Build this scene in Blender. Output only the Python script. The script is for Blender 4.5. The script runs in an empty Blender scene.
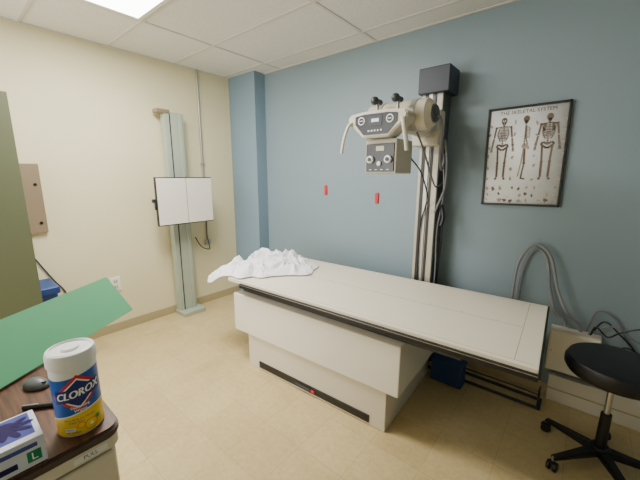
import bpy, bmesh, math, random
from mathutils import Vector, Matrix, noise
random.seed(4)
COL=bpy.context.scene.collection
H=2.74
def lin(c): 
    c=c/255.
    return c/12.92 if c<=.04045 else ((c+.055)/1.055)**2.4
def rgb(r,g,b): return (lin(r),lin(g),lin(b),1)
def mat(name,c,rough=.5,metal=0,bump=0,bscale=40,var=0,vscale=3,emit=0,coat=0):
    m=bpy.data.materials.new(name);m.use_nodes=True;nt=m.node_tree;b=nt.nodes['Principled BSDF']
    col=rgb(*c);b.inputs['Base Color'].default_value=col
    b.inputs['Roughness'].default_value=rough;b.inputs['Metallic'].default_value=metal
    if coat:b.inputs['Coat Weight'].default_value=coat
    tc=nt.nodes.new('ShaderNodeTexCoord')
    n=nt.nodes.new('ShaderNodeTexNoise');n.inputs['Scale'].default_value=vscale;n.inputs['Detail'].default_value=5
    nt.links.new(tc.outputs['Object'],n.inputs['Vector'])
    if var:
        mx=nt.nodes.new('ShaderNodeMix');mx.data_type='RGBA'
        mx.inputs[6].default_value=tuple(x*(1-var) for x in col[:3])+(1,)
        mx.inputs[7].default_value=tuple(min(1,x*(1+var)) for x in col[:3])+(1,)
        nt.links.new(n.outputs['Fac'],mx.inputs[0]);nt.links.new(mx.outputs[2],b.inputs['Base Color'])
    if bump:
        n2=nt.nodes.new('ShaderNodeTexNoise');n2.inputs['Scale'].default_value=bscale;n2.inputs['Detail'].default_value=3
        nt.links.new(tc.outputs['Object'],n2.inputs['Vector'])
        bp=nt.nodes.new('ShaderNodeBump');bp.inputs['Strength'].default_value=bump;bp.inputs['Distance'].default_value=.01
        nt.links.new(n2.outputs['Fac'],bp.inputs['Height']);nt.links.new(bp.outputs['Normal'],b.inputs['Normal'])
    if emit:
        b.inputs['Emission Color'].default_value=col;b.inputs['Emission Strength'].default_value=emit
    return m
class MB:
    def __init__(s): s.bm=bmesh.new();s.mats=[]
    def mi(s,m):
        if m not in s.mats:s.mats.append(m)
        return s.mats.index(m)
    def _fin(s,faces,m):
        i=s.mi(m)
        for f in faces:f.material_index=i;f.smooth=True
        return s
    def box(s,lo,hi,m,bev=0,M=None):
        lo=Vector(lo);hi=Vector(hi);c=(lo+hi)/2;d=hi-lo
        bm=bmesh.new();bmesh.ops.create_cube(bm,size=1,matrix=Matrix.Translation(c)@Matrix.Diagonal((*d,1)))
        if bev: bmesh.ops.bevel(bm,geom=bm.edges[:],offset=min(bev,min(d)*.45),segments=3,affect='EDGES',profile=.5)
        return s._merge(bm,m,M)
    def _merge(s,bm,m,M=None):
        if M: bmesh.ops.transform(bm,matrix=M,verts=bm.verts)
        i=s.mi(m)
        for f in bm.faces:f.material_index=i;f.smooth=True
        me=bpy.data.meshes.new('t');bm.to_mesh(me);bm.free();s.bm.from_mesh(me);bpy.data.meshes.remove(me);return s
    def poly(s,pts,m,z0,z1,M=None,bev=0):
        bm=bmesh.new();v=[bm.verts.new((x,y,z0)) for x,y in pts];f=bm.faces.new(v)
        r=bmesh.ops.extrude_face_region(bm,geom=[f]);bmesh.ops.translate(bm,vec=(0,0,z1-z0),verts=[e for e in r['geom'] if isinstance(e,bmesh.types.BMVert)])
        bmesh.ops.recalc_face_normals(bm,faces=bm.faces)
        if bev: bmesh.ops.bevel(bm,geom=bm.edges[:],offset=bev,segments=2,affect='EDGES')
        return s._merge(bm,m,M)
    def cyl(s,a,b,r,m,r2=None,seg=32,bev=0):
        a=Vector(a);b=Vector(b);d=b-a;L=d.length
        r2=r if r2 is None else r2
        prof=[(0,0),(r-bev,0),(r,bev),(r2,L-bev),(r2-bev,L),(0,L)] if bev else [(0,0),(r,0),(r2,L),(0,L)]
        q=d.to_track_quat('Z','Y').to_matrix().to_4x4()
        return s.lathe(prof,m,Matrix.Translation(a)@q,seg)
    def lathe(s,prof,m,M=None,seg=32):
        bm=bmesh.new();rings=[]
        for r,z in prof:
            if r<1e-6: rings.append([bm.verts.new((0,0,z))])
            else: rings.append([bm.verts.new((r*math.cos(2*math.pi*k/seg),r*math.sin(2*math.pi*k/seg),z)) for k in range(seg)])
        for A,B in zip(rings,rings[1:]):
            for k in range(seg):
                k2=(k+1)%seg
                vs=[A[k%len(A)],A[k2%len(A)],B[k2%len(B)],B[k%len(B)]]
                u=[]
                for v in vs:
                    if v not in u:u.append(v)
                if len(u)>2:bm.faces.new(u)
        bmesh.ops.recalc_face_normals(bm,faces=bm.faces)
        return s._merge(bm,m,M)
    def sph(s,c,r,m,sc=(1,1,1)):
        bm=bmesh.new();bmesh.ops.create_uvsphere(bm,u_segments=24,v_segments=14,radius=r,matrix=Matrix.Translation(c)@Matrix.Diagonal((*sc,1)))
        return s._merge(bm,m)
    def tube(s,pts,r,m,seg=10,smooth=True,rib=0,n=10,flat=1):
        P=[Vector(p) for p in pts]
        if smooth and len(P)>2:
            Q=[]
            E=[P[0]*2-P[1]]+P+[P[-1]*2-P[-2]]
            for i in range(1,len(E)-2):
                for k in range(n):
                    t=k/n;p0,p1,p2,p3=E[i-1:i+3]
                    Q.append(.5*((2*p1)+(p2-p0)*t+(2*p0-5*p1+4*p2-p3)*t*t+(3*p1-p0-3*p2+p3)*t**3))
            Q.append(P[-1]);P=Q
        bm=bmesh.new();rings=[];up=Vector((0,0,1));N=None
        for i,p in enumerate(P):
            t=(P[min(i+1,len(P)-1)]-P[max(i-1,0)]).normalized()
            if N is None: N=t.cross(up) if abs(t.z)<.95 else t.cross(Vector((0,1,0)))
            N=(N-t*N.dot(t)).normalized();B=t.cross(N)
            rr=r*(1+(rib if i%2 else 0))
            rings.append([bm.verts.new(p+rr*(math.cos(2*math.pi*k/seg)*N+flat*math.sin(2*math.pi*k/seg)*B)) for k in range(seg)])
        for A,Bq in zip(rings,rings[1:]):
            for k in range(seg): bm.faces.new((A[k],A[(k+1)%seg],Bq[(k+1)%seg],Bq[k]))
        bm.faces.new(rings[0]);bm.faces.new(rings[-1])
        bmesh.ops.recalc_face_normals(bm,faces=bm.faces)
        return s._merge(bm,m)
    def done(s,name,parent=None,kind=None,label=None,cat=None,sharp=35,group=None):
        me=bpy.data.meshes.new(name);s.bm.to_mesh(me);s.bm.free()
        for m in s.mats:me.materials.append(m)
        me.set_sharp_from_angle(angle=math.radians(sharp))
        o=bpy.data.objects.new(name,me);COL.objects.link(o)
        if sharp==35:
            wn=o.modifiers.new('wn','WEIGHTED_NORMAL');wn.keep_sharp=True;wn.weight=80
        if parent: o.parent=parent
        if kind:o['kind']=kind
        if label:o['label']=label
        if cat:o['category']=cat
        if group:o['group']=group
        return o
def root(name,loc,label,cat,rz=0,group=None):
    e=bpy.data.objects.new(name,None);e.empty_display_size=.1;e.location=loc;e.rotation_euler=(0,0,rz);COL.objects.link(e)
    e['label']=label;e['category']=cat
    if group:e['group']=group
    return e
def W(o):
    off=Vector((0,0,0));p=o.parent
    while p: off+=p.location;p=p.parent
    o.data.transform(Matrix.Translation(-off));return o
def text_bm(body,size,align='CENTER',shear=0,space=1):
    cu=bpy.data.curves.new('t','FONT');cu.body=body;cu.size=size;cu.align_x=align;cu.align_y='CENTER';cu.resolution_u=3;cu.shear=shear;cu.space_character=space
    ob=bpy.data.objects.new('t',cu);COL.objects.link(ob)
    bpy.context.view_layer.update()
    me=bpy.data.meshes.new_from_object(ob.evaluated_get(bpy.context.evaluated_depsgraph_get()))
    bpy.data.objects.remove(ob);bpy.data.curves.remove(cu)
    bm=bmesh.new();bm.from_mesh(me);bpy.data.meshes.remove(me);return bm
def add_text(mb,body,size,m,M,align='CENTER',sx=1):
    bm=text_bm(body,size,align)
    bmesh.ops.transform(bm,matrix=Matrix.Diagonal((sx,1,1,1)),verts=bm.verts)
    mb._merge(bm,m,M)
FY=Matrix.Rotation(math.pi/2,4,'X')
FX=Matrix.Rotation(math.pi/2,4,'Z')@Matrix.Rotation(math.pi/2,4,'X')

# ---------- materials
M_cream=mat('cream_wall_paint',(227,218,181),.6,bump=.05,bscale=120,var=.02,vscale=1.5)
M_blue=mat('blue_wall_paint',(129,147,157),.5,bump=.05,bscale=120,var=.02,vscale=1.5)
M_blue2=mat('sky_blue_wall_paint',(126,149,165),.5,bump=.05,bscale=120,var=.02,vscale=1.5)
M_white=mat('white_enamel',(228,223,211),.35,var=.015)
M_cream_en=mat('cream_enamel',(214,206,188),.4,var=.02)
M_beige=mat('beige_enamel',(194,186,166),.4,var=.02)
M_console=mat('dull_beige_enamel',(204,197,180),.42,var=.02)
M_top=mat('laminate_tabletop',(232,223,202),.35,var=.015,vscale=5)
M_black=mat('black_plastic',(18,18,20),.4)
M_dark=mat('dark_grey_metal',(58,62,68),.45,metal=.2)
M_capgrey=mat('slate_grey_enamel',(50,56,68),.5)
M_steel=mat('brushed_steel',(190,190,188),.3,metal=.9)
M_alu=mat('aluminium',(176,176,170),.4,metal=.6)
M_seam=mat('grey_seam',(150,145,132),.5)
M_colgrey=mat('grey_beige_column_metal',(172,167,152),.4,metal=.25,var=.04)
M_colside=mat('dark_column_side',(84,86,86),.45,metal=.3)
M_green=mat('sage_green_enamel',(168,177,160),.45,var=.02)
M_greenboard=mat('green_foam_board',(96,176,126),.75,var=.03,vscale=8,bump=.03,bscale=200)
M_olive=mat('olive_laminate',(84,89,63),.6,var=.04)
M_red=mat('red_plastic',(205,35,42),.5)
M_bluebin=mat('blue_plastic',(24,60,124),.4)
M_navy=mat('navy_plastic',(32,62,112),.5)
M_sheet=mat('white_cotton',(240,238,240),.85,bump=.1,bscale=300)
M_paper=mat('poster_paper',(243,245,246),.5,var=.02,vscale=12)
M_ink=mat('poster_ink',(70,62,56),.6)
M_bone=mat('poster_bone_print',(108,92,78),.6,var=.2,vscale=60)
M_bone2=mat('poster_pale_print',(166,154,142),.6,var=.15,vscale=60)
M_cable=mat('grey_cable',(112,114,116),.5)
M_conduit=mat('grey_flexible_conduit',(130,132,134),.45)
M_brownplate=mat('taupe_metal_plate',(150,132,108),.4,metal=.3)
M_outlet=mat('ivory_plastic',(222,214,190),.4)
M_plate=mat('white_plastic',(244,242,236),.35)
M_base=mat('tan_vinyl_base',(176,162,126),.5)
M_grid=mat('ceiling_grid_metal',(206,203,194),.5)
M_vinyl=mat('black_vinyl',(16,16,18),.38,bump=.1,bscale=200)
M_screen=mat('dark_panel_face',(34,40,50),.3)
M_panelw=mat('printed_white',(235,235,230),.5)

def tile_mat():
    m=bpy.data.materials.new('vinyl_floor_tile');m.use_nodes=True;nt=m.node_tree;b=nt.nodes['Principled BSDF'];b.inputs['Roughness'].default_value=.33
    tc=nt.nodes.new('ShaderNodeTexCoord');br=nt.nodes.new('ShaderNodeTexBrick');br.offset=0;br.squash=1
    br.inputs['Scale'].default_value=1;br.inputs['Brick Width'].default_value=.305;br.inputs['Row Height'].default_value=.305
    br.inputs['Mortar Size'].default_value=.0014;br.inputs['Mortar Smooth'].default_value=.3
    br.inputs['Color1'].default_value=rgb(207,184,135);br.inputs['Color2'].default_value=rgb(215,194,146);br.inputs['Mortar'].default_value=rgb(184,160,113)
    nt.links.new(tc.outputs['Object'],br.inputs['Vector'])
    prev=br.outputs['Color']
    for sc,lo,p0,p1 in ((2.2,.91,.35,.65),(9,.92,.35,.6),(34,.86,.35,.62)):
        n=nt.nodes.new('ShaderNodeTexNoise');n.inputs['Scale'].default_value=sc;n.inputs['Detail'].default_value=8;n.inputs['Roughness'].default_value=.75
        nt.links.new(tc.outputs['Object'],n.inputs['Vector'])
        cr=nt.nodes.new('ShaderNodeValToRGB');cr.color_ramp.elements[0].position=p0;cr.color_ramp.elements[0].color=(lo,lo-.01,lo-.03,1);cr.color_ramp.elements[1].position=p1;cr.color_ramp.elements[1].color=(1,1,1,1)
        nt.links.new(n.outputs['Fac'],cr.inputs[0])
        mx=nt.nodes.new('ShaderNodeMix');mx.data_type='RGBA';mx.blend_type='MULTIPLY';mx.inputs[0].default_value=1
        nt.links.new(prev,mx.inputs[6]);nt.links.new(cr.outputs[0],mx.inputs[7]);prev=mx.outputs[2]
    nt.links.new(prev,b.inputs['Base Color'])
    return m
def ceil_mat():
    m=bpy.data.materials.new('ceiling_tile');m.use_nodes=True;nt=m.node_tree;b=nt.nodes['Principled BSDF'];b.inputs['Roughness'].default_value=.85
    tc=nt.nodes.new('ShaderNodeTexCoord')
    n=nt.nodes.new('ShaderNodeTexNoise');n.inputs['Scale'].default_value=110;n.inputs['Detail'].default_value=4
    nt.links.new(tc.outputs['Object'],n.inputs['Vector'])
    cr=nt.nodes.new('ShaderNodeValToRGB');cr.color_ramp.elements[0].position=.35;cr.color_ramp.elements[0].color=rgb(214,212,206);cr.color_ramp.elements[1].position=.6;cr.color_ramp.elements[1].color=rgb(226,224,218)
    nt.links.new(n.outputs['Fac'],cr.inputs[0]);nt.links.new(cr.outputs[0],b.inputs['Base Color'])
    return m
def wood_mat():
    m=bpy.data.materials.new('dark_wood_laminate');m.use_nodes=True;nt=m.node_tree;b=nt.nodes['Principled BSDF'];b.inputs['Roughness'].default_value=.42
    tc=nt.nodes.new('ShaderNodeTexCoord');mp=nt.nodes.new('ShaderNodeMapping');mp.inputs['Scale'].default_value=(3,30,30)
    n=nt.nodes.new('ShaderNodeTexNoise');n.inputs['Scale'].default_value=3;n.inputs['Detail'].default_value=8
    nt.links.new(tc.outputs['Object'],mp.inputs[0]);nt.links.new(mp.outputs[0],n.inputs['Vector'])
    cr=nt.nodes.new('ShaderNodeValToRGB');cr.color_ramp.elements[0].position=.3;cr.color_ramp.elements[0].color=rgb(58,34,22);cr.color_ramp.elements[1].position=.7;cr.color_ramp.elements[1].color=rgb(112,70,46)
    nt.links.new(n.outputs['Fac'],cr.inputs[0]);nt.links.new(cr.outputs[0],b.inputs['Base Color'])
    return m
M_floor=tile_mat();M_ceil=ceil_mat();M_wood=wood_mat()

# ---------- room shell
XR,YF=4.75,-4.4
MB().box((-.1,YF-.1,-.1),(XR+.1,.1,0),M_floor).done('floor',kind='structure')
MB().box((-.1,YF-.1,H),(XR+.1,.1,H+.1),M_ceil).done('ceiling',kind='structure')
MB().box((-.1,YF,0),(0,0,H),M_cream).done('wall_left',kind='structure')
MB().box((-.1,0,0),(XR+.1,.1,H),M_blue).done('wall_back',kind='structure')
MB().box((XR,YF,0),(XR+.1,0,H),M_blue).done('wall_right',kind='structure')
MB().box((-.1,YF-.1,0),(XR+.1,YF,H),M_cream).done('wall_front',kind='structure')
MB().box((.0,-.156,0),(.489,0,H),M_blue2).done('wall_corner',kind='structure')
MB().box((.001,YF,0),(.012,-.157,.09),M_base,.003).done('baseboard_left',kind='structure')
MB().box((.49,-.012,0),(XR,-.001,.09),M_base,.003).done('baseboard_back',kind='structure')
g=MB()
xs=[.76+1.21*k for k in range(-0,4)]
ys=[-.24-.61*k for k in range(0,7)]
for x in xs: g.box((x-.012,YF,H-.006),(x+.012,0,H),M_grid)
for y in ys: g.box((0,y-.012,H-.0065),(XR,y+.012,H),M_grid)
g.box((0,-.02,H-.007),(XR,0,H),M_grid);g.box((0,YF,H-.007),(.02,0,H),M_grid)
g.done('trim_1',kind='structure')

# ---------- ceiling light and added fill
M_emit=mat('light_diffuser',(255,253,248),.5,emit=12)
def troffer(x0,y0):
    r=root('ceiling_light',(x0+.605,y0+.305,H),'recessed rectangular fluorescent troffer in the tiled ceiling, switched on','ceiling light')
    W(MB().box((x0+.02,y0+.02,H-.012),(x0+1.19,y0+.05,H-.001),M_white).box((x0+.02,y0+.56,H-.012),(x0+1.19,y0+.59,H-.001),M_white)
      .box((x0+.02,y0+.05,H-.012),(x0+.05,y0+.56,H-.001),M_white).box((x0+1.16,y0+.05,H-.012),(x0+1.19,y0+.56,H-.001),M_white).done('frame',r))
    W(MB().box((x0+.05,y0+.05,H-.01),(x0+1.16,y0+.56,H-.002),M_emit).done('diffuser',r))
troffer(.76,-2.07)
def area(loc,rot,sx,sy,p,c=(1,1,1)):
    l=bpy.data.lights.new('area','AREA');l.shape='RECTANGLE';l.size=sx;l.size_y=sy;l.energy=p;l.color=c
    o=bpy.data.objects.new('lamp_or_fill',l);o.location=loc;o.rotation_euler=rot;COL.objects.link(o);return o
area((1.365,-1.765,H-.03),(0,0,0),1.1,.5,70,(1,.98,.93))
area((1.0,-4.25,1.5),(math.radians(95),0,0),1.8,2.0,78,(1,.99,.97))  # added fill light behind the camera to even the room, no fixture modelled

# ---------- x-ray table
T=root('x_ray_table',(2.15,-.72,0),'long cream radiography table with flat floating top and boxy pedestal','x-ray table',rz=math.radians(2.7))
MB().box((-.65,-.415,0),(.61,.385,.30),M_cream_en,.006).done('plinth',T)
MB().box((-.52,-.422,.02),(.50,-.4145,.075),M_black,.002).done('kick_slot',T)
MB().box((-.12,-.43,.03),(.02,-.418,.052),M_dark,.003).box((.03,-.43,.034),(.06,-.42,.052),M_red,.002).done('foot_switch',T)
MB().box((-.80,-.43,.285),(.69,.39,.615),M_white,.008).done('body',T)
MB().box((-.76,-.36,.616),(1.0,.34,.69),M_dark,.004).done('carriage',T)
MB().box((-.84,-.448,.712),(1.335,.445,.744),M_top,.004).done('tabletop',T)
s=MB()
for y0,y1,d in ((-.463,-.448,-1),(.445,.460,1)):
    s.box((-.68,y0,.688),(1.337,y1,.710),M_black,.002).box((-.68,y0+.003,.710),(1.337,y1-.003,.716),M_alu,.001).box((-.68,y0,.716),(1.337,y1,.723),M_black,.002)
s.box((1.335,-.463,.70),(1.345,.460,.74),M_black,.003).box((-.68,-.44,.69),(-.66,.435,.711),M_black)
s.done('side_rail',T)
l=MB()
for y in (-.42,.415): l.box((-.82,y-.001,.7438),(1.31,y+.001,.7444),M_seam)
l.box((1.236,-.42,.7438),(1.239,.415,.7444),M_seam).box((-.82,-.011,.7438),(1.235,-.008,.7444),M_seam)
for k in range(9): l.box((-.5+.2*k,-.001,.7438),(-.494+.2*k,.005,.7445),M_dark)
l.done('inlaid_line',T)

# ---------- sheet
def sheet():
    nx,ny=230,240;x0,x1,y0,y1=-1.28,-.24,-.62,.52
    bm=bmesh.new();vv={}
    for i in range(nx+1):
        for j in range(ny+1):
            x=x0+(x1-x0)*i/nx;y=y0+(y1-y0)*j/ny
            cx,cy=-.80,-.03
            a=math.atan2((y-cy)/.45,(x-cx)/.37);rr=math.hypot((x-cx)/.37,(y-cy)/.45)
            lim=1.0+.14*math.sin(2*a+.6)+.09*math.sin(3*a+1)+.06*math.sin(5*a+.5)+.05*math.sin(9*a+1.5)+.03*math.sin(14*a+.7)
            if rr>lim: continue
            e=max(0,1-rr/lim);env=min(1,e*2.6);env=env*env*(3-2*env)
            wx=noise.noise(Vector((x*3.4,y*3.4,1.7)))*.34;wy=noise.noise(Vector((x*3.4,y*3.4,7.3)))*.34
            X=x+wx;Y=y+wy
            n1=noise.noise(Vector(((X*.8+Y*.6)*7.5,(-X*.6+Y*.8)*5.0,.3)))
            n2=noise.noise(Vector(((X*.9-Y*.45)*14,(X*.45+Y*.9)*9.0,5.3)))
            n3=noise.noise(Vector(((X*.3+Y*.95)*26,(X*.95-Y*.3)*15,9.3)))
            f1=max(0,1-abs(n1)*2.2)**1.6;f2=max(0,1-abs(n2)*2.3)**1.5;f3=max(0,1-abs(n3)*2.2)**1.3
            broad=max(0,.5+noise.noise(Vector((x*4.0,y*4.0,2.2)))*1.1)
            slope=.75-.55*(x-cx)/.36
            h=.006+env*(.014+.042*broad*max(.3,slope)+.032*f1+.023*f2+.010*f3)+min(1,e*10)*(.012*f2+.011*f1)
            z=.746+h
            if y<-.465: z-=min(.05,(-.465-y)*1.5)
            if x<-.85: z-=(-.85-x)*.16
            vv[i,j]=bm.verts.new((x,y,z))
    for i in range(nx):
        for j in range(ny):
            k=[(i,j),(i+1,j),(i+1,j+1),(i,j+1)]
            if all(t in vv for t in k): bm.faces.new([vv[t] for t in k])
    for v in [v for v in bm.verts if not v.link_faces]: bm.verts.remove(v)
    for _ in range(3): bmesh.ops.smooth_vert(bm,verts=bm.verts,factor=.5)
    m=MB();m._merge(bm,M_sheet)
    o=m.done('bed_sheet',label='crumpled white cotton sheet heaped on the end of the x-ray table',cat='sheet',sharp=180)
    o.location=(2.15,-.72,0);o.rotation_euler=(0,0,math.radians(2.7))
    sd=o.modifiers.new('s','SOLIDIFY');sd.thickness=.004;sd.offset=1
sheet()

# ---------- tube stand
S=root('x_ray_tube_stand',(2.58,-.15,0),'floor-mounted x-ray tube stand with tall column behind the table','x-ray tube stand')
W(MB().box((2.35,-.25,0.0),(3.5,-.235,.02),M_dark,.003).box((2.35,-.135,0),(3.5,-.12,.02),M_dark,.003).box((3.485,-.25,0),(3.505,-.12,.02),M_dark,.003)
  .tube([(3.485,-.24,.01),(3.485,-.24,.11),(3.40,-.24,.115),(3.0,-.24,.115),(2.80,-.24,.1)],.006,M_dark,smooth=False).tube([(3.485,-.13,.01),(3.485,-.13,.11),(3.485,-.24,.115)],.006,M_dark,smooth=False).done('floor_rail',S))
W(MB().box((2.40,-.27,.023),(2.695,-.06,.12),M_dark,.01).done('carriage',S))
c=MB().box((2.505,-.20,.1),(2.665,-.04,2.19),M_colgrey,.006)
c.box((2.532,-.206,.12),(2.556,-.198,2.18),M_black).box((2.60,-.206,.12),(2.618,-.198,2.18),M_black).box((2.565,-.209,.12),(2.59,-.198,2.18),M_alu).box((2.663,-.19,.12),(2.668,-.05,2.18),M_colside)
W(c.done('column',S))
W(MB().box((2.485,-.24,2.18),(2.715,-.03,2.36),M_capgrey,.008).done('column_cap',S))
W(MB().box((2.48,-.30,1.80),(2.69,-.19,2.05),M_beige,.015).done('sleeve',S))
a=MB().cyl((2.6,-.30,1.94),(2.6,-.66,1.94),.084,M_beige,bev=.008).cyl((2.6,-.36,1.94),(2.6,-.40,1.94),.092,M_alu,bev=.004)
W(a.done('arm',S))
h=MB().cyl((2.38,-.75,1.94),(2.82,-.75,1.94),.09,M_beige,bev=.03).cyl((2.48,-.75,1.94),(2.51,-.75,1.94),.094,M_alu).cyl((2.70,-.75,1.94),(2.73,-.75,1.94),.094,M_alu)
h.cyl((2.82,-.75,1.94),(2.835,-.75,1.94),.05,M_dark,bev=.006)
W(h.done('tube_housing',S))
con=MB();pts=[(-.20,.045),(-.185,.07),(-.09,.082),(.09,.082),(.185,.07),(.20,.045),(.19,.015),(.12,-.04),(.09,-.07),(-.09,-.07),(-.12,-.04),(-.19,.015)]
con.poly(pts,M_console,0,.12,Matrix.Translation((2.55,-.84,1.877))@FY,bev=.008)
CON=W(con.done('console',S))
f=MB();pts2=[(-.14,.06),(-.08,.068),(.08,.068),(.14,.06),(.14,.015),(.08,-.05),(-.08,-.05),(-.14,.015)]
f.poly(pts2,M_screen,0,.004,Matrix.Translation((2.55,-.9605,1.873))@FY)
for x,r in ((-.095,.023),(.095,.023)):
    f.cyl((2.55+x,-.964,1.905),(2.55+x,-.967,1.905),r,M_panelw).cyl((2.55+x,-.966,1.905),(2.55+x,-.968,1.905),r*.75,M_screen)
    f.box((2.55+x-.012,-.969,1.903),(2.55+x+.012,-.9675,1.907),M_panelw)
f.box((2.505,-.967,1.873),(2.595,-.964,1.927),M_capgrey).box((2.525,-.968,1.893),(2.575,-.966,1.912),M_panelw)
for k in range(5): f.box((2.503+k*.021,-.969,1.84),(2.513+k*.021,-.964,1.849),M_panelw)
W(f.done('control_face',CON))
for sx in (-1,1):
    hb=MB().tube([(2.55+sx*.15,-.93,1.915),(2.55+sx*.18,-.97,1.89),(2.55+sx*.197,-.985,1.84),(2.55+sx*.212,-.99,1.78),(2.55+sx*.222,-.99,1.72)],.013,M_console,seg=14,flat=.7)
    W(hb.done('handle',S))
for x in (2.525,2.66):
    kb=MB().cyl((x,-.9,1.95),(x,-.9,2.01),.009,M_steel).cyl((x,-.86,2.018),(x,-.93,2.018),.016,M_dark,bev=.006).sph((x,-.935,2.018),.024,M_dark)
    W(kb.done('lock_lever',S))
co=MB().box((2.45,-.90,1.595),(2.665,-.68,1.80),M_beige,.008)
CO=W(co.done('collimator',S))
cf=MB().box((2.460,-.906,1.607),(2.652,-.899,1.775),M_screen,.003)
cf.box((2.53,-.908,1.732),(2.585,-.905,1.76),M_beige)
for k in range(4): cf.box((2.485+k*.04,-.908,1.617),(2.50+k*.04,-.905,1.621),M_panelw)
W(cf.done('collimator_face',CO))
for x in (2.495,2.617):
    W(MB().cyl((x,-.906,1.68),(x,-.925,1.68),.023,M_panelw,bev=.003).cyl((x,-.925,1.68),(x,-.93,1.68),.012,M_dark).done('dial',CO))
W(MB().cyl((2.556,-.906,1.655),(2.556,-.92,1.655),.014,M_panelw,bev=.003).done('dial',CO))
ca=[[(2.835,-.75,1.93),(2.835,-.68,1.91),(2.80,-.55,1.82),(2.74,-.38,1.70),(2.70,-.22,1.63),(2.69,-.14,1.75)],
    [(2.70,-.72,1.86),(2.71,-.6,1.74),(2.70,-.42,1.58),(2.68,-.25,1.5),(2.685,-.12,1.55),(2.685,-.1,1.7)],
    [(2.66,-.7,1.70),(2.68,-.55,1.6),(2.66,-.35,1.42),(2.60,-.24,1.34),(2.56,-.22,1.1),(2.58,-.22,.3)],
    [(2.70,-.2,1.85),(2.73,-.21,1.7),(2.73,-.21,1.5),(2.69,-.22,1.36),(2.67,-.22,1.3)]]
for i,p in enumerate(ca):
    W(MB().tube(p,(.009,.006,.005,.009)[i],(M_cable,M_cable,M_black,M_cable)[i],seg=10,rib=(.12,0,0,.1)[i],n=20).done('cable',S))
W(MB().tube([(2.68,-.12,1.8),(2.685,-.12,1.4),(2.705,-.13,1.1),(2.69,-.12,.8),(2.68,-.12,.2)],.008,M_black).done('cable',S))
W(MB().tube([(2.68,-.17,1.8),(2.71,-.17,1.45),(2.68,-.17,1.15),(2.69,-.17,.8),(2.68,-.17,.2)],.006,M_cable).done('cable',S))
W(MB().tube([(2.70,-.17,1.36),(2.725,-.18,1.27),(2.715,-.19,1.2)],.016,M_black).done('hand_control',S))

# ---------- chest stand
B=root('chest_x_ray_stand',(.12,-.94,0),'pale green upright wall stand holding a white cassette box','x-ray stand')
W(MB().box((.03,-1.06,0),(.24,-.80,.05),M_green,.008).done('base',B))
c=MB().box((.04,-1.05,.04),(.13,-.845,2.22),M_green,.005).box((.13,-1.0,.05),(.134,-.99,2.2),M_dark).box((.13,-.90,.05),(.14,-.865,2.2),M_green,.003).box((.13,-.985,.05),(.133,-.92,2.2),M_green,.001)
W(c.done('column',B))
W(MB().box((.05,-1.13,2.2),(.14,-.99,2.24),M_brownplate,.008).done('pulley_cover',B))
W(MB().box((.13,-1.02,1.15),(.285,-.86,1.45),M_dark,.01).done('sleeve',B))
CH=W(MB().box((.285,-1.285,1.075),(.322,-.672,1.56),M_black,.006).done('cassette_holder',B))
W(MB().box((.318,-1.277,1.085),(.33,-.976,1.550),M_white,.003).box((.318,-.969,1.085),(.33,-.680,1.550),M_white,.003).done('front_panel',CH))
W(MB().cyl((.30,-1.285,1.33),(.30,-1.32,1.33),.018,M_black,bev=.004).done('knob',B))
W(MB().box((.29,-1.30,1.24),(.318,-1.285,1.33),M_black,.005).done('latch',B))
W(MB().tube([(.27,-.73,1.1),(.2,-.70,.92),(.14,-.64,.76),(.10,-.62,.70),(.07,-.70,.74),(.05,-.76,.86)],.006,M_dark).done('cable',B))

# ---------- wall bits, left
MB().cyl((.016,-.585,.78),(.016,-.585,H),.012,M_alu,seg=16).box((0.001,-.62,.74),(.035,-.55,.80),M_alu,.004).box((0.001,-.605,1.7),(.03,-.565,1.72),M_alu,.002).done('conduit_pipe',label='thin grey metal conduit running down the cream wall',cat='pipe')
R=root('wall_outlet',(0,-1.63,.5),'white electrical outlet with cover plate on the cream wall','outlet')
W(MB().box((.001,-1.675,.43),(.014,-1.585,.57),M_plate,.004).done('cover_plate',R))
W(MB().box((.013,-1.65,.508),(.017,-1.61,.548),M_outlet,.002).box((.013,-1.65,.452),(.017,-1.61,.492),M_outlet,.002).box((.0165,-1.642,.518),(.0175,-1.637,.538),M_black).box((.0165,-1.625,.518),(.0175,-1.620,.538),M_black).box((.0165,-1.642,.462),(.0175,-1.637,.482),M_black).box((.0165,-1.625,.462),(.0175,-1.620,.482),M_black).done('socket',R))
P=root('wall_control_panel',(0,-2.25,1.38),'taupe metal control panel with dark screws fixed to the wall','control panel')
W(MB().box((.001,-2.42,1.095),(.04,-2.09,1.67),M_brownplate,.006).done('cover',P))
for z in (1.18,1.5): W(MB().cyl((.04,-2.13,z),(.046,-2.13,z),.012,M_black,seg=16).done('screw',P))
MB().tube([(.01,-2.24,1.08),(.012,-2.22,.92),(.012,-2.18,.82),(.012,-2.10,.65),(.012,-2.04,.54),(.012,-2.02,.4)],.006,M_dark).done('power_cord',label='thin dark cord hanging along the cream wall',cat='cord')
R=root('room_divider',(.6,-2.85,0),'tall olive-green upright partition panel','partition')
W(MB().box((.575,-3.4,.03),(.625,-2.29,2.1),M_olive,.004).done('panel',R))
for y in (-3.3,-2.4): W(MB().box((.42,y-.03,0),(.78,y+.03,.03),M_dark,.004).done('foot',R))
MB().box((.06,-2.5,0),(.36,-2.15,.66),M_bluebin,.02).box((.05,-2.51,.64),(.38,-2.135,.70),M_bluebin,.012).done('waste_bin',label='blue plastic bin standing against the cream wall',cat='bin')

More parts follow.
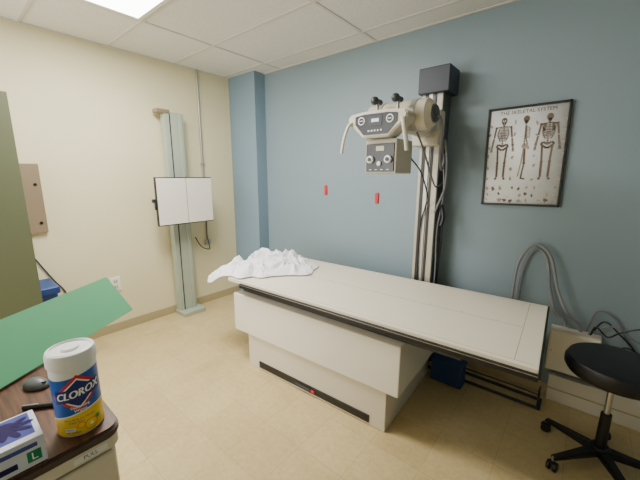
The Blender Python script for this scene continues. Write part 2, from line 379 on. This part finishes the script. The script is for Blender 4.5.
# ---------- back wall things
PO=root('framed_poster',(3.185,0,1.715),'anatomy poster with three skeletons in thin black frame','poster')
PO.rotation_euler=(0,math.radians(-.9),0)
x0,x1,z0,z1=2.945,3.428,1.375,2.058
fr=MB();t=.014
for lo,hi in (((x0,-.03,z0),(x0+t,-.002,z1)),((x1-t,-.03,z0),(x1,-.002,z1)),((x0,-.03,z0),(x1,-.002,z0+t)),((x0,-.03,z1-t),(x1,-.002,z1))): fr.box(lo,hi,M_black,.002)
W(fr.done('frame',PO))
XC=3.187
def skel(cx,zt,hh,kind):
    k=MB();s=hh;y=-.0212;B=1.15
    def ln(pts,w,m=M_bone):
        w*=B
        for (ax,az),(bx,bz) in zip(pts,pts[1:]):
            a=Vector((cx+ax*s,y,zt+az*s));b_=Vector((cx+bx*s,y,zt+bz*s));d=(b_-a);n=Vector((-d.z,0,d.x)).normalized()*w*s
            vs=[k.bm.verts.new(p) for p in (a-n,b_-n,b_+n,a+n)];k._fin([k.bm.faces.new(vs)],m)
    def el(ex,ez,rx,rz,m=M_bone,dy=.0002):
        vs=[k.bm.verts.new((cx+(ex+rx*math.cos(t*math.pi/10))*s,y-dy,zt+(ez+rz*math.sin(t*math.pi/10))*s)) for t in range(20)]
        k._fin([k.bm.faces.new(vs)],m)
    el(0,-.05,.042,.05);el(0,-.095,.027,.024)
    if kind=='front':
        el(-.014,-.052,.010,.011,M_paper,.0004);el(.014,-.052,.010,.011,M_paper,.0004);el(0,-.075,.004,.007,M_paper,.0004);el(0,-.099,.014,.003,M_paper,.0004)
    for i in range(14): el(.003*math.sin(i*.5),-.12-i*.025,.014,.010,M_bone,.0003)
    if kind=='side':
        for i in range(9): ln([(.0,-.16-i*.020),(.04+.012*math.sin(i*.4),-.175-i*.020),(.065,-.20-i*.018)],.005,M_bone2)
        el(.01,-.46,.047,.04,M_bone2)
        ln([(.0,-.16),(.01,-.32)],.010);ln([(.01,-.32),(.05,-.46)],.007);ln([(.05,-.46),(.06,-.51)],.012,M_bone2)
        ln([(.01,-.47),(.02,-.72)],.013);el(.02,-.72,.022,.019);ln([(.02,-.73),(-.005,-.95)],.010);ln([(-.015,-.955),(.05,-.97)],.011)
        ln([(.0,-.47),(-.02,-.71)],.010,M_bone2);ln([(-.02,-.71),(-.05,-.93)],.008,M_bone2);return k
    ln([(-.1,-.15),(0,-.138),(.1,-.15)],.007)
    for q in(-1,1):
        if kind=='back': ln([(q*.04,-.16),(q*.095,-.155),(q*.055,-.25),(q*.04,-.16)],.011,M_bone2)
        for i in range(9):
            w=.056+.03*math.sin((i+1)*.36)
            ln([(q*.008,-.162-i*.020),(q*w*.8,-.160-i*.020),(q*w,-.178-i*.021),(q*w*.75,-.20-i*.021),(q*.014,-.197-i*.018)],.0038,M_bone2 if i%2 else M_bone)
        ln([(0,-.45),(q*.05,-.42),(q*.08,-.43),(q*.075,-.46),(q*.03,-.49),(q*.01,-.51),(0,-.49)],.013)
        ln([(q*.105,-.15),(q*.127,-.31)],.011);el(q*.105,-.152,.018,.018)
        ln([(q*.123,-.32),(q*.143,-.47)],.005);ln([(q*.137,-.32),(q*.159,-.47)],.005)
        for j in range(4): ln([(q*(.143+.006*j),-.475),(q*(.141+.012*j),-.54+.006*abs(j-1.5))],.0026)
        ln([(q*.065,-.47),(q*.052,-.70)],.012);el(q*.065,-.465,.017,.017);el(q*.052,-.71,.021,.019)
        ln([(q*.048,-.72),(q*.045,-.94)],.010);ln([(q*.064,-.73),(q*.058,-.94)],.0045)
        ln([(q*.047,-.95),(q*.075,-.975)],.013)
    return k
for cx,kd in ((3.052,'front'),(3.187,'side'),(3.320,'back')): W(skel(cx,1.990,.44,kd).done('skeleton_drawing',PO,sharp=180))
dd=MB().box((x0+.01,-.02,z0+.01),(x1-.01,-.004,z1-.01),M_paper)
add_text(dd,'THE SKELETAL SYSTEM',.032,M_ink,Matrix.Translation((XC,-.0208,2.018))@FY,sx=1.02)
random.seed(12)
def blob(cx,cz,rx,rz,m):
    p1=random.random()*6;p2=random.random()*6
    vs=[dd.bm.verts.new((cx+rx*math.cos(t*math.pi/9)*(1+.35*math.sin(t*.7+p1)),-.0210,cz+rz*math.sin(t*math.pi/9)*(1+.3*math.cos(t*1.05+p2)))) for t in range(18)];dd._fin([dd.bm.faces.new(vs)],m)
for i in range(11):
    for j in range(3):
        if random.random()<.12: continue
        blob(2.974+i*.0418+random.uniform(-.008,.008),1.412+j*.044+random.uniform(-.008,.008),random.uniform(.005,.013),random.uniform(.007,.015),random.choice((M_bone,M_bone2,M_bone2)))
for cx in (2.97,3.120,3.252,3.404):
    for k in range(6): blob(cx+random.uniform(-.005,.005),1.57+k*.075+random.uniform(-.012,.012),random.uniform(.004,.009),random.uniform(.007,.015),M_bone2)
for i in range(70):
    x=2.962+random.random()*.43;z=1.395+random.random()*.58;dd.box((x,-.0207,z),(x+random.uniform(.006,.018),-.0204,z+.0012),M_bone2)
W(dd.done('print_sheet',PO,sharp=180))

for x,z in ((1.418,1.431),(2.036,1.374)):
    MB().box((x-.018,-.012,z-.05),(x+.018,-.001,z+.05),M_red,.004).box((x-.012,-.016,z-.044),(x+.012,-.011,z+.01),M_red,.003).done('red_wall_tag',label='small red plastic tag fixed to the blue wall',cat='tag',group='red tags on the blue wall')
J=root('junction_box',(3.62,0,.3),'cream metal electrical junction box low on the blue wall','electrical box')
W(MB().box((3.49,-.10,.25),(3.76,-.001,.55),M_cream_en,.006).done('housing',J))
W(MB().box((3.50,-.104,.26),(3.75,-.099,.54),M_white,.003).cyl((3.51,-.104,.40),(3.51,-.108,.40),.006,M_steel,seg=12).cyl((3.74,-.104,.40),(3.74,-.108,.40),.006,M_steel,seg=12).done('cover_plate',J))
MB().box((3.52,-.07,.0),(4.5,-.013,.20),M_cream_en,.006).box((3.52,-.075,.095),(4.5,-.069,.103),M_base).done('cable_trunking',label='low cream cable trunking along the foot of the blue wall',cat='cable trunking')
hs=[[(3.24,-.07,.45),(3.235,-.07,.74),(3.25,-.07,.98),(3.33,-.07,1.12),(3.43,-.08,1.05),(3.49,-.10,.85),(3.56,-.12,.70),(3.63,-.09,.63),(3.65,-.07,.568)],
    [(3.28,-.035,.45),(3.27,-.035,.74),(3.285,-.035,.96),(3.34,-.035,1.08),(3.41,-.04,1.02),(3.45,-.045,.82),(3.50,-.05,.66),(3.55,-.045,.62),(3.57,-.04,.568)]]
for p in hs: MB().tube(p,.0095,M_conduit,seg=12,rib=.14,n=26).done('flexible_conduit',label='grey ribbed flexible conduit looping up the blue wall',cat='conduit',group='flexible conduits by the junction box')
cb=[([(3.71,-.03,.566),(3.76,-.04,.66),(3.84,-.05,.60),(3.93,-.04,.5),(4.02,-.04,.32)],M_black,'black'),
 ([(3.69,-.08,.566),(3.80,-.10,.66),(3.93,-.12,.60),(4.10,-.12,.64),(4.2,-.1,.4)],M_cable,'grey'),
 ([(3.68,-.025,.566),(3.72,-.03,.72),(3.82,-.025,.68),(3.90,-.02,.52),(4.0,-.03,.44),(4.15,-.03,.5)],M_cable,'slender grey'),
 ([(3.78,-.06,.24),(3.80,-.10,.38),(3.86,-.13,.55),(3.96,-.14,.5),(3.92,-.12,.34),(3.85,-.10,.30),(3.95,-.09,.22)],M_black,'looped black'),
 ([(3.70,-.09,.568),(3.72,-.12,.64),(3.78,-.14,.60),(3.84,-.16,.66),(3.94,-.17,.70),(4.05,-.16,.55)],M_black,'snaking black')]
for p,m,nm in cb: MB().tube(p,.005,m).done('power_cord',label=nm+' power cord tangled by the junction box',cat='cord')
MB().box((2.785,-.375,.0),(3.02,-.268,.19),M_navy,.012).box((2.78,-.38,.17),(3.025,-.263,.195),M_navy,.006).done('storage_box',label='navy blue lidded box on the floor beside the table pedestal',cat='box')

# ---------- stool
sx,sy=3.80,-.55
ST=root('rolling_stool',(sx,sy,0),'round black vinyl rolling stool with five-caster base','stool')
W(MB().lathe([(0,0),(.17,0),(.202,.012),(.215,.035),(.215,.065),(.202,.09),(.16,.102),(0,.106)],M_vinyl,Matrix.Translation((sx,sy,.545)),48).done('seat',ST))
W(MB().cyl((sx,sy,.525),(sx,sy,.547),.09,M_black,bev=.004).cyl((sx,sy,.3),(sx,sy,.53),.014,M_steel).done('pole',ST))
W(MB().cyl((sx,sy,.09),(sx,sy,.33),.026,M_black,r2=.024,bev=.003).done('gas_lift',ST))
W(MB().tube([(sx,sy,.515),(sx+.08,sy-.06,.51),(sx+.16,sy-.12,.49)],.006,M_black).done('height_lever',ST))
ba=MB().cyl((sx,sy,.075),(sx,sy,.13),.045,M_black,bev=.006)
for k in range(5):
    an=math.radians(226+72*k);M=Matrix.Translation((sx,sy,.1))@Matrix.Rotation(an,4,'Z')@Matrix.Rotation(math.radians(5),4,'Y')
    bm=bmesh.new();bmesh.ops.create_cube(bm,size=1)
    for v in bm.verts:
        e=v.co.x>0;v.co.x=.28 if e else .02;v.co.y*=(.03 if e else .055);v.co.z*=(.02 if e else .04)
    bmesh.ops.bevel(bm,geom=bm.edges[:],offset=.004,segments=2,affect='EDGES');ba._merge(bm,M_black,M)
W(ba.done('base',ST))
for k in range(5):
    an=math.radians(226+72*k);cx,cy=sx+.275*math.cos(an),sy+.275*math.sin(an)
    px,py=-math.sin(an+.5),math.cos(an+.5)
    m=MB().cyl((cx,cy,.04),(cx,cy,.085),.007,M_steel)
    for q in (-1,1): m.cyl((cx+px*q*.006,cy+py*q*.006,.0265),(cx+px*q*.024,cy+py*q*.024,.0265),.0265,M_black,bev=.004)
    m.box((cx-.012,cy-.012,.04),(cx+.012,cy+.012,.06),M_black,.004)
    W(m.done('caster',ST))

# ---------- cart
cx0,cx1,cy0,cy1=1.86,2.785,-2.98,-2.495
C=root('utility_cart',((cx0+cx1)/2,(cy0+cy1)/2,0),'utility cart with dark wood top and pale drawer front','cart')
def rr(x0,y0,x1,y1,r,n=6):
    o=[]
    for cx,cy,a0 in ((x1-r,y1-r,0),(x0+r,y1-r,90),(x0+r,y0+r,180),(x1-r,y0+r,270)):
        for k in range(n+1):
            a=math.radians(a0+90*k/n);o.append((cx+r*math.cos(a),cy+r*math.sin(a)))
    return o
M_rim=mat('brown_rubber_rim',(74,58,50),.5)
W(MB().poly(rr(cx0+.005,cy0+.005,cx1-.005,cy1-.005,.03),M_wood,.97,1.0).done('worktop',C))
W(MB().poly(rr(cx0,cy0,cx1,cy1,.034),M_rim,.978,.996,bev=.003).done('edge_trim',C))
W(MB().poly(rr(cx0+.004,cy0+.004,cx1-.004,cy1-.004,.03),M_outlet,.945,.977,bev=.003).done('top_frame',C))
W(MB().box((cx0+.01,cy0+.01,.35),(cx1-.02,cy1-.012,.944),M_cream_en,.015).done('body',C))
DR=W(MB().box((cx1-.021,cy0+.02,.84),(cx1-.002,cy1-.02,.938),M_outlet,.008).done('drawer',C))
W(MB().box((cx1-.021,cy0+.02,.68),(cx1-.002,cy1-.02,.83),M_outlet,.008).done('drawer',C))
tx=MB().box((cx1-.005,cy1-.10,.953),(cx1-.0032,cy1-.035,.968),M_panelw)
add_text(tx,'PULL',.013,M_ink,Matrix.Translation((cx1-.0028,cy1-.068,.9605))@FX)
W(tx.done('drawer_label',C))
for x in (cx0+.05,cx1-.06):
    for y in (cy0+.05,cy1-.06):
        W(MB().cyl((x,y,.09),(x,y,.36),.015,M_steel).cyl((x-.015,y,.045),(x+.015,y,.045),.045,M_black,bev=.005).done('caster_leg',C))
# canister
kx,ky=2.715,-2.558;KR=.0445
K=root('wipes_canister',(kx,ky,1.0),'round white and blue wipes canister with ribbed white lid','canister')
M_cb=mat('label_blue',(16,92,186),.35);M_cn=mat('label_navy',(16,34,120),.35);M_cy=mat('label_yellow',(250,208,30),.35);M_cr=mat('label_red',(225,30,40),.35);M_cw=mat('label_white',(248,248,248),.4);M_cg=mat('label_green',(60,160,70),.4);M_co=mat('label_orange',(240,140,25),.4)
TK=Matrix.Translation((kx,ky,1.0))
W(MB().lathe([(0,0),(KR-.003,0),(KR,.003),(KR,.163),(KR-.003,.168),(0,.168)],M_cw,TK,64).done('body',K))
W(MB().lathe([(0,.164),(KR+.0005,.164),(KR+.003,.168),(KR+.003,.19),(KR,.198),(KR-.006,.2),(KR-.008,.196),(.018,.196),(.016,.201),(0,.201)],M_cw,TK,64).done('lid',K))
lb=MB()
th0=math.atan2(-2.713-ky,3.575-kx)+.04
def wrap(bm,R):
    for v in bm.verts:
        a=th0+v.co.x/KR;v.co=Vector((kx+R*math.cos(a),ky+R*math.sin(a),1.0+v.co.y))
def ev(f,x): return f(x) if callable(f) else f
def band(zf0,zf1,m,R,x0=-math.pi*.0445,x1=math.pi*.0445,n=96):
    bm=bmesh.new();pr=None
    for i in range(n+1):
        x=x0+(x1-x0)*i/n
        cur=(bm.verts.new((x,ev(zf0,x),0)),bm.verts.new((x,ev(zf1,x),0)))
        if pr: bm.faces.new((pr[0],cur[0],cur[1],pr[1]))
        pr=cur
    wrap(bm,R);lb._merge(bm,m)
yl=lambda x:.052+.010*math.sin(x/KR+.6)
band(.005,lambda x:.147+.005*math.sin(x/KR*1.5),M_cb,KR+.0003)
band(.005,yl,M_cy,KR+.0006)
band(yl,lambda x:yl(x)+.003,M_cw,KR+.0006)
def diamond(w,h,cy,m,R,sl=.14):
    band(lambda x:cy+sl*x-h*(1-abs(x)/w),lambda x:cy+sl*x+h*(1-abs(x)/w),m,R,-w,w,40)
diamond(.052,.044,.107,M_cr,KR+.0009);diamond(.0435,.036,.107,M_cw,KR+.0012);diamond(.039,.032,.107,M_cn,KR+.0014)
band(lambda x:.092+.14*x,lambda x:.122+.14*x,M_cn,KR+.0017,-.044,.044,48)
def ctext(t,size,m,y,R,sxx=1,x=0,slope=0,shear=0,fat=0):
    for q in ((0,) if not fat else (-fat,0,fat)):
        bm=text_bm(t,size,shear=shear)
        for v in bm.verts:
            X=v.co.x*sxx+x+q;v.co=Vector((X,v.co.y+y+slope*X,0))
        bmesh.ops.triangulate(bm,faces=bm.faces)
        bmesh.ops.subdivide_edges(bm,edges=[e for e in bm.edges if e.calc_length()>.003],cuts=2)
        bmesh.ops.triangulate(bm,faces=bm.faces)
        wrap(bm,R+abs(q)*.05);lb._merge(bm,m)
ctext('CLOROX',.0245,M_cw,.1073,KR+.0022,.80,slope=.14,shear=.15,fat=.0009)
ctext('Disinfecting',.0085,M_cw,.0745,KR+.0018,.85,.0,slope=.05,fat=.0002);ctext('Wipes',.009,M_cw,.066,KR+.0018,1,.0,slope=.05,fat=.0002)
ctext('KILLS 99.9% OF VIRUSES',.0055,M_cn,.044,KR+.0010,x=-.004);ctext('& BACTERIA',.0055,M_cn,.037,KR+.0010,1,-.010)
ctext('75 WIPES',.0065,M_cn,.012,KR+.0010,1,-.018)
def disc(cxx,cyy,r,m,e): band(lambda x:cyy-math.sqrt(max(0,r*r-(x-cxx)**2)),lambda x:cyy+math.sqrt(max(0,r*r-(x-cxx)**2)),m,KR+e,cxx-r,cxx+r,24)
disc(.016,.022,.0135,M_co,.0009);disc(.016,.022,.011,M_cy,.0012);disc(.016,.022,.0035,M_cw,.0015)
disc(-.003,.027,.008,M_co,.0008);disc(-.003,.027,.006,M_cy,.00105);disc(.030,.030,.006,M_cg,.0008)
band(.016,.024,M_cw,KR+.0009,-.034,-.014,12);ctext('FRESH',.0055,M_cb,.020,KR+.0013,1,-.024)
W(lb.done('label_wrap',K,sharp=60))
# glove box
gx0,gx1,gy0,gy1=2.668,2.778,-2.87,-2.633
M_gb=mat('glove_box_card',(214,219,232),.7);M_pur=mat('purple_print',(34,20,78),.9,var=.3,vscale=80);M_teal=mat('teal_print',(20,130,90),.8);M_lav=mat('blue_violet_print',(76,84,156),.9,var=.25,vscale=30)
G=root('glove_box',((gx0+gx1)/2,(gy0+gy1)/2,1.0),'white cardboard glove box with purple glove print on the cart','glove box')
W(MB().box((gx0,gy0,1.001),(gx1,gy1,1.062),M_gb,.002).done('carton',G))
gp=MB();z=1.0625
gp.box((gx0+.006,gy0+.01,1.0615),(gx1-.018,gy1-.010,z),M_lav)
def ellip(cx,cy,rx,ry,ang,m,zz):
    bm=bmesh.new();bm.faces.new([bm.verts.new((rx*math.cos(t*math.pi/10),ry*math.sin(t*math.pi/10),0)) for t in range(20)])
    gp._merge(bm,m,Matrix.Translation((cx,cy,zz))@Matrix.Rotation(ang,4,'Z'))
for q in range(3):
    bx=gx0+.042+.010*(q%2);by=gy1-.05-q*.05
    ellip(bx,by,.026,.022,.4,M_pur,z+.0003)
    for k in range(5):
        a=math.radians(-10+k*32+q*8);L=(.026,.034,.036,.032,.028)[k]
        ellip(bx+L*.9*math.cos(a),by+L*.9*math.sin(a),.016,.0062,a,M_pur,z+.0005+.0001*k)
gp.box((gx1-.0005,gy1-.030,1.012),(gx1+.0006,gy1-.008,1.036),M_teal);add_text(gp,'L',.022,M_cw,Matrix.Translation((gx1+.001,gy1-.019,1.0235))@FX)
gp.box((gx1-.0005,gy0+.01,1.043),(gx1+.0006,gy1-.012,1.052),M_lav)
gp.box((gx1-.0005,gy0+.01,1.012),(gx1+.0006,gy1-.045,1.024),M_pur)
W(gp.done('printed_graphics',G))
# mouse
M_mouse=mat('grey_mouse_plastic',(92,94,98),.4)
mm=MB();bm=bmesh.new();bmesh.ops.create_uvsphere(bm,u_segments=28,v_segments=16,radius=1)
for v in bm.verts:
    v.co=Vector((v.co.x*.036,v.co.y*.024*(1-.12*v.co.x),max(v.co.z,-.25)*.018*(1-.2*v.co.x)+.005))
mm._merge(bm,M_mouse)
MO=root('computer_mouse',(2.455,-2.595,1.0),'small grey wireless computer mouse on the wood cart top','mouse',rz=.5)
mm.done('shell',MO);MB().cyl((.024,-.003,.0155),(.024,.003,.0155),.005,M_black,seg=16).done('scroll_wheel',MO)
PE=root('ballpoint_pen',(2.58,-2.6,1.0),'short black ballpoint pen on the wood cart top','pen',rz=.9)
MB().cyl((-.05,0,.006),(.035,0,.006),.0055,M_black,bev=.001,seg=14).box((-.05,-.0015,.011),(-.015,.0015,.0135),M_steel).done('barrel',PE)
MB().cyl((.035,0,.006),(.05,0,.006),.0055,M_steel,r2=.001,seg=14).done('tip',PE)
# green board leaning on a low case
P1=Vector((2.109,-2.221,1.003));u=Vector((.291,-.444,0)).normalized();w=Vector((-.087,-.058,.142)).normalized();n=u.cross(w)
M=Matrix((( u.x,w.x,n.x,P1.x),(u.y,w.y,n.y,P1.y),(u.z,w.z,n.z,P1.z),(0,0,0,1)))
MB().box((0,0,-.010),(.95,.178,0),M_greenboard,0,M).done('foam_board',label='flat green foam positioning board leaning on the cart',cat='board')
ang=math.atan2(u.y,u.x)
o=MB().box((.36,-.20,0),(.80,-.092,.085),M_dark,.01).done('instrument_case',label='low dark grey case lying behind the green board',cat='case')
o.location=(2.109,-2.221,1.001);o.rotation_euler=(0,0,ang)

# ---------- world + camera
w=bpy.data.worlds.new('world');bpy.context.scene.world=w;w.use_nodes=True
w.node_tree.nodes['Background'].inputs[0].default_value=(.8,.85,.9,1);w.node_tree.nodes['Background'].inputs[1].default_value=.3
yaw,pitch,roll=-.69,.197,.004
sy_,cy_=math.sin(yaw),math.cos(yaw)
fwd=Vector((sy_*math.cos(pitch),cy_*math.cos(pitch),-math.sin(pitch)));rt=Vector((cy_,-sy_,0));up=rt.cross(fwd)
r2=math.cos(roll)*rt+math.sin(roll)*up;u2=-math.sin(roll)*rt+math.cos(roll)*up
cam=bpy.data.cameras.new('camera');cam.sensor_width=36;cam.lens=322.5/640*36;cam.clip_start=.05
co=bpy.data.objects.new('camera',cam);COL.objects.link(co)
co.matrix_world=Matrix(((r2.x,u2.x,-fwd.x,3.575),(r2.y,u2.y,-fwd.y,-2.713),(r2.z,u2.z,-fwd.z,1.581),(0,0,0,1)))
bpy.context.scene.camera=co
